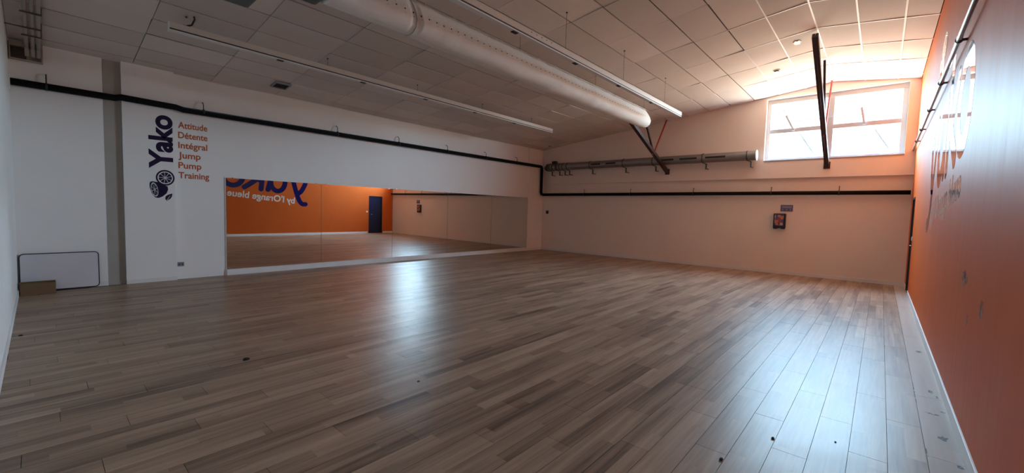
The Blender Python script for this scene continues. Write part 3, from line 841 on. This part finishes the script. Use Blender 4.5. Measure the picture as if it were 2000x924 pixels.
q = B(); box(q, 1.80, 1.905, 10.412, 10.429, .255, .34, bev=.004); so_ = mk('socket_plate', q, M_GREYP, t)
for x in (1.828, 1.877):
    q = B(); tube(q, [(x, 10.414, .297), (x, 10.4105, .297)], .018, 12); mk('outlet', q, M_AHU, so_)

# ------------------------------------------------------------------ board and cardboard box in the near left corner
t = thing('leaning_board', (.2, 10.30, 0), 'white rectangular board with rounded black edge leaning on the wall', 'board')
def rrect(w_, h_, r_, n=6):
    out = []
    for cx, cy, a0 in ((w_-r_, r_, -PI/2), (w_-r_, h_-r_, 0), (r_, h_-r_, PI/2), (r_, r_, PI)):
        for k in range(n+1): out.append((cx+r_*math.cos(a0+PI/2*k/n), cy+r_*math.sin(a0+PI/2*k/n)))
    return out
BW, BH = .90, .60
lean = math.atan2(.05, BH)
def bfn(u, v, d): return (-.225+u, 10.268+v*math.sin(lean)+d*math.cos(lean), .003+v*math.cos(lean)-d*math.sin(lean)+.02)
q = B(); prism(q, rrect(BW, BH, .05), bfn, 0, .02); mk('board_panel', q, M_BOARD, t)
q = B(); loop = [Vector(bfn(u, v, .01)) for u, v in rrect(BW, BH, .05)]; tube(q, loop+[loop[0]], .0115, 8, caps=False); mk('edge_band', q, M_RUBBER, t)
t = thing('cardboard_box', (-.03, 10.13, 0), 'low open brown cardboard box in front of the leaning board', 'box')
bx0, bx1, by0, by1, bh = -.225, .155, 10.0, 10.24, .185
q = B()
for s in ((bx0, bx1, by0, by0+.006, 0, bh), (bx0, bx1, by1-.006, by1, 0, bh), (bx0, bx0+.006, by0+.006, by1-.006, 0, bh), (bx1-.006, bx1, by0+.006, by1-.006, 0, bh), (bx0+.006, bx1-.006, by0+.006, by1-.006, 0, .006)): box(q, *s)
mk('box_body', q, M_CARD, t)
q = B(); bar(q, (bx0-.0, by0+.003, bh), (bx0-.0, by1, bh), .004, .005); box(q, bx0-.012, bx0-.004, by0+.02, by1-.02, bh-.11, bh); mk('end_flap', q, M_CARD, t)
q = B(); box(q, bx0+.02, bx1-.02, by0+.02, by1-.02, .008, .15, bev=.006); mk('dark_contents', q, M_RAILD, t)

# ------------------------------------------------------------------ lettering
def text_mesh(s, offset=0.0, spacing=1.0, res=5):
    cu = bpy.data.curves.new('txt', 'FONT'); cu.body = s; cu.offset = offset; cu.resolution_u = res; cu.space_character = spacing
    ob = bpy.data.objects.new('txt', cu); COL.objects.link(ob)
    dg = bpy.context.evaluated_depsgraph_get()
    me = bpy.data.meshes.new_from_object(ob.evaluated_get(dg))
    bpy.data.objects.remove(ob); bpy.data.curves.remove(cu)
    return me
def islands(me):
    b0 = B(); b0.from_mesh(me); bmesh.ops.remove_doubles(b0, verts=b0.verts[:], dist=1e-5)
    seen = set(); out = []
    for f in b0.faces:
        if f in seen: continue
        st = [f]; grp = []
        seen.add(f)
        while st:
            g = st.pop(); grp.append(g)
            for ed in g.edges:
                for h in ed.link_faces:
                    if h not in seen: seen.add(h); st.append(h)
        out.append([[tuple(v.co) for v in g.verts] for g in grp])
    b0.free()
    return out
def flat_solid(polys, fn, th=.0012):
    q = B(); cache = {}
    def gv(p, d):
        k = (round(p[0], 5), round(p[1], 5), d)
        if k not in cache: cache[k] = q.verts.new(fn(p[0], p[1], d))
        return cache[k]
    ed = {}
    for pl_ in polys:
        try: q.faces.new([gv(p, th) for p in pl_])
        except ValueError: pass
        for a, c in zip(pl_, pl_[1:]+pl_[:1]):
            ka = (round(a[0], 5), round(a[1], 5)); kc = (round(c[0], 5), round(c[1], 5))
            ed.setdefault(frozenset((ka, kc)), []).append((a, c))
    for es in ed.values():
        if len(es) == 1:
            a, c = es[0]
            try: q.faces.new((gv(a, th), gv(c, th), gv(c, 0.0), gv(a, 0.0)))
            except ValueError: pass
    return q
def bbox(isl):
    P = [p for i in isl for f in i for p in f]
    return min(p[0] for p in P), max(p[0] for p in P), min(p[1] for p in P), max(p[1] for p in P)

# upright "Yako" on the pilaster: reads upwards, its foot line towards the mirrors
isl = islands(text_mesh('Yako', .036, .97))
x0, x1, y0, y1 = bbox(isl)
PFY = 10.33
t = thing('wall_lettering', (1.58, PFY, 2.157), 'navy word Yako running upwards on the white pilaster', 'lettering')
sx = (3.171-2.157)/(x1-x0); sy = (1.755-1.392)/(y1-y0)
fn = lambda u, v, d: (1.755-(v-y0)*sy, PFY-d, 2.157+(u-x0)*sx)
for i in isl: mk('letter', flat_solid(i, fn), M_NAVY, t)

# citrus emblem below it
def disc_poly(cx, cy, rx, ry, n=28, a0=0, a1=2*PI):
    return [(cx+rx*math.cos(a0+(a1-a0)*k/n), cy+ry*math.sin(a0+(a1-a0)*k/n)) for k in range(n)]
def emblem(fnm, parent, dark, light):
    """halved citrus: upper slice, lower half fruit and a leaf, in a unit box"""
    def put(name, poly, d0, d1, m, par=None):
        return mk(name, prism(B(), poly, fnm, d0, d1), m, par or parent)
    body = [(.02, .52), (.03, .40), (.10, .22), (.22, .10), (.34, .08), (.50, .13), (.66, .24), (.72, .36), (.70, .46), (.52, .50), (.35, .58), (.12, .60), (.05, .58)]
    hf = put('half_fruit', body, 0, .0012, dark)
    c1 = (.62, .73); r1 = (.36, .25)
    sr = put('slice_rind', disc_poly(c1[0], c1[1], *r1), .0012, .0020, dark)
    def segs_(cx, cy, rx, ry, n, rot, tilt=0.0, par=None):
        ct, st = math.cos(tilt), math.sin(tilt)
        def R_(p): return (cx+p[0]*rx*ct-p[1]*ry*st, cy+p[0]*rx*st+p[1]*ry*ct)
        put('pith_ring', [R_((math.cos(2*PI*k/28), math.sin(2*PI*k/28))) for k in range(28)], .0020, .0026, light, par)
        put('flesh', [R_((.86*math.cos(2*PI*k/28), .86*math.sin(2*PI*k/28))) for k in range(28)], .0026, .0031, dark, par)
        for k in range(n):
            a = rot+2*PI*k/n; w_ = .035
            ca, sa = math.cos(a), math.sin(a)
            put('segment_line', [R_((ca*.04-sa*w_, sa*.04+ca*w_)), R_((ca*.04+sa*w_, sa*.04-ca*w_)), R_((ca*.9+sa*w_, sa*.9-ca*w_)), R_((ca*.9-sa*w_, sa*.9+ca*w_))], .0031, .0035, light, par)
    segs_(c1[0], c1[1], .295, .20, 9, .3, 0.0, sr)
    segs_(.205, .345, .125, .225, 8, .1, .30, hf)
    lf = put('leaf', [(.60, .06), (.62, .14), (.70, .19), (.80, .22), (.88, .24), (.86, .14), (.80, .07), (.70, .02), (.66, .0)], 0, .0012, dark)
    put('leaf_vein', [(.66, .03), (.675, .02), (.80, .16), (.79, .17)], .0012, .0018, light, lf)
t = thing('citrus_emblem', (1.57, PFY, 1.552), 'navy emblem of a halved citrus fruit with a leaf under the upright word', 'emblem')
emblem(lambda u, v, d: (1.385+u*.39, PFY-d, 1.552+v*.60), t, M_NAVY, M_WHITEP)

# the six class names
t = thing('class_list', (2.06, 10.43, 2.0), 'list of six orange class names on the white wall beside the upright word', 'lettering')
words = ('Attitude', 'Détente', 'Intégral', 'Jump', 'Pump', 'Training')
ends = (2.325, 2.325, 2.320, 2.205, 2.215, 2.345)
WYF = 10.43
k_ = (WYF-0)/10.41
for i, (wd, xe) in enumerate(zip(words, ends)):
    il = islands(text_mesh(wd, .02))
    a0, a1, c0, c1 = bbox(il)
    cap = .729   # cap height of the built-in font per em is close to this
    zb_ = (2.985-.1955*i - 1.54)*k_+1.54 + (.0)
    s_y = .125/cap; xs_ = (1.852-.002*i)*k_
    s_x = (xe*k_-xs_)/(a1-a0)
    fnw = lambda u, v, d, a0=a0, zb_=zb_, s_y=s_y, s_x=s_x, xs_=xs_: (xs_+(u-a0)*s_x, WYF-.0005-d, zb_+v*s_y)
    mk('word', flat_solid([f for g in il for f in g], fnw), M_ORTXT, t)

# big lettering on the orange wall
A = math.radians(5.5)
def fr(u, v, d, X0, Z0):
    return (X0-(u*math.cos(A)-v*math.sin(A)), YR+d, Z0+u*math.sin(A)+v*math.cos(A))
def spline(P, n=10):
    out = []
    for i in range(len(P)-1):
        p0, p1, p2, p3 = P[max(i-1, 0)], P[i], P[i+1], P[min(i+2, len(P)-1)]
        for k in range(n):
            t_1 = k/n
            out.append(tuple(.5*((2*p1[c])+(-p0[c]+p2[c])*t_1+(2*p0[c]-5*p1[c]+4*p2[c]-p3[c])*t_1**2+(-p0[c]+3*p1[c]-3*p2[c]+p3[c])*t_1**3) for c in (0, 1)))
    return out+[tuple(P[-1])]
def ribbon(q, P, wd, fnm, d0, d1, closed=False):
    """thick rounded brush stroke along P"""
    n = len(P); L = []; R_ = []
    for i in range(n):
        a_ = P[(i-1) % n] if (closed or i) else P[0]; c_ = P[(i+1) % n] if (closed or i < n-1) else P[-1]
        dx, dy = c_[0]-a_[0], c_[1]-a_[1]; m_ = math.hypot(dx, dy) or 1
        L.append((P[i][0]-dy/m_*wd/2, P[i][1]+dx/m_*wd/2)); R_.append((P[i][0]+dy/m_*wd/2, P[i][1]-dx/m_*wd/2))
    V_ = [[[q.verts.new(fnm(*p, d)) for p in S] for S in (L, R_)] for d in (d0, d1)]
    for i in range(n if closed else n-1):
        j = (i+1) % n
        q.faces.new((V_[1][0][i], V_[1][1][i], V_[1][1][j], V_[1][0][j]))
        for sd in (0, 1): q.faces.new((V_[1][sd][i], V_[1][sd][j], V_[0][sd][j], V_[0][sd][i]))
    if not closed:
        for (c_, dd) in ((P[0], .0002), (P[-1], .0002)):
            prism(q, [(c_[0]+wd/2*math.cos(2*PI*k/20), c_[1]+wd/2*math.sin(2*PI*k/20)) for k in range(20)], fnm, d0, d1+dd)
SW = .215
big = {
 'y': [[(.10, .95), (.14, .62), (.28, .26), (.42, .10)], [(.80, .95), (.66, .55), (.50, .12), (.34, -.22), (.18, -.37), (.03, -.36)]],
 'a': [[(1.62, .84), (1.40, .93), (1.16, .80), (1.06, .50), (1.16, .20), (1.38, .09), (1.60, .24), (1.70, .55)], [(1.74, .95), (1.71, .50), (1.76, .10)]],
 'k': [[(2.06, 1.48), (2.05, .80), (2.05, .08)], [(2.66, .92), (2.36, .62), (2.12, .46)], [(2.24, .52), (2.46, .30), (2.72, .07)]],
 'o': [[(3.20+.38*math.cos(2*PI*k/28), .50+.42*math.sin(2*PI*k/28)) for k in range(28)]],
}
t = thing('wall_lettering', (7.0, YR, 1.5), 'huge glossy dark blue word yako on the orange wall', 'lettering')
for ch, strokes in big.items():
    q = B()
    for k, P in enumerate(strokes):
        if ch == 'o': ribbon(q, P, SW, lambda u, v, d: fr(u, v, d, 8.80, 1.86), 0, .0012, True)
        else: ribbon(q, spline(P), SW, lambda u, v, d: fr(u, v, d, 8.80, 1.86), 0, .0012+.0003*k)
    mk('letter', q, M_NAVYG, t)
t = thing('wall_tagline', (6.8, YR, 1.6), 'white line by l\'Orange bleue under the huge blue word', 'lettering')
X = 0.0
me = text_mesh("by l'Orange bleue", .02)
isl = islands(me); x0, x1, y0, y1 = bbox(isl)
sx = 2.80/(x1-x0); sy = .30/.729
edges = sorted(((min(p[0] for f in i for p in f), i) for i in isl), key=lambda q_: q_[0])
wordsets = []; lastx = None
for mnx, i in edges:
    mxx = max(p[0] for f in i for p in f)
    if lastx is None or mnx-lastx > .16: wordsets.append([])
    wordsets[-1].append(i); lastx = max(mxx, lastx or -9)
for ws in wordsets:
    mk('word', flat_solid([f for i in ws for f in i], lambda u, v, d: fr((u-x0)*sx, v*sy, d, 8.22, 1.52)), M_WTXT, t)
t = thing('citrus_emblem', (8.35, YR, 3.4), 'glossy pale citrus emblem high on the orange wall above the blue word', 'emblem')
emblem(lambda u, v, d: (8.75-u*.8, YR+.0005+d*1.2, 3.42+v*.72), t, M_WTXT, M_NAVYG)

# ------------------------------------------------------------------ crumbs on the floor
def crumb(x, y, s, seed, label):
    q = B(); rr = random.Random(seed)
    bmesh.ops.create_icosphere(q, subdivisions=2, radius=1)
    for v in q.verts:
        k = rr.uniform(.7, 1.2); v.co = Vector((x+v.co.x*s*k*1.4, y+v.co.y*s*k, max(0, .35*s+v.co.z*s*.6*k)))
    tag(mk('dirt_crumb', q, M_CRUMB), label, 'debris', 'crumbs of dirt on the floor')
crumb(1.315, 4.615, .022, 1, 'dark crumb of dirt on the floor, left, well in front of the mirrors')
crumb(2.195, 2.996, .011, 2, 'tiny dark crumb on the floor below the bright reflection')
crumb(3.36, .473, .011, 3, 'dark crumb on the floor in the bluish sheen near the orange wall')
crumb(2.827, .669, .012, 4, 'dark crumb on the floor nearest the bottom edge of the picture')
crumb(3.62, .143, .006, 5, 'smallest dark crumb, in the brightest sheen near the orange wall')
crumb(-.171, 7.106, .013, 6, 'dark crumb on the floor by the near white wall')
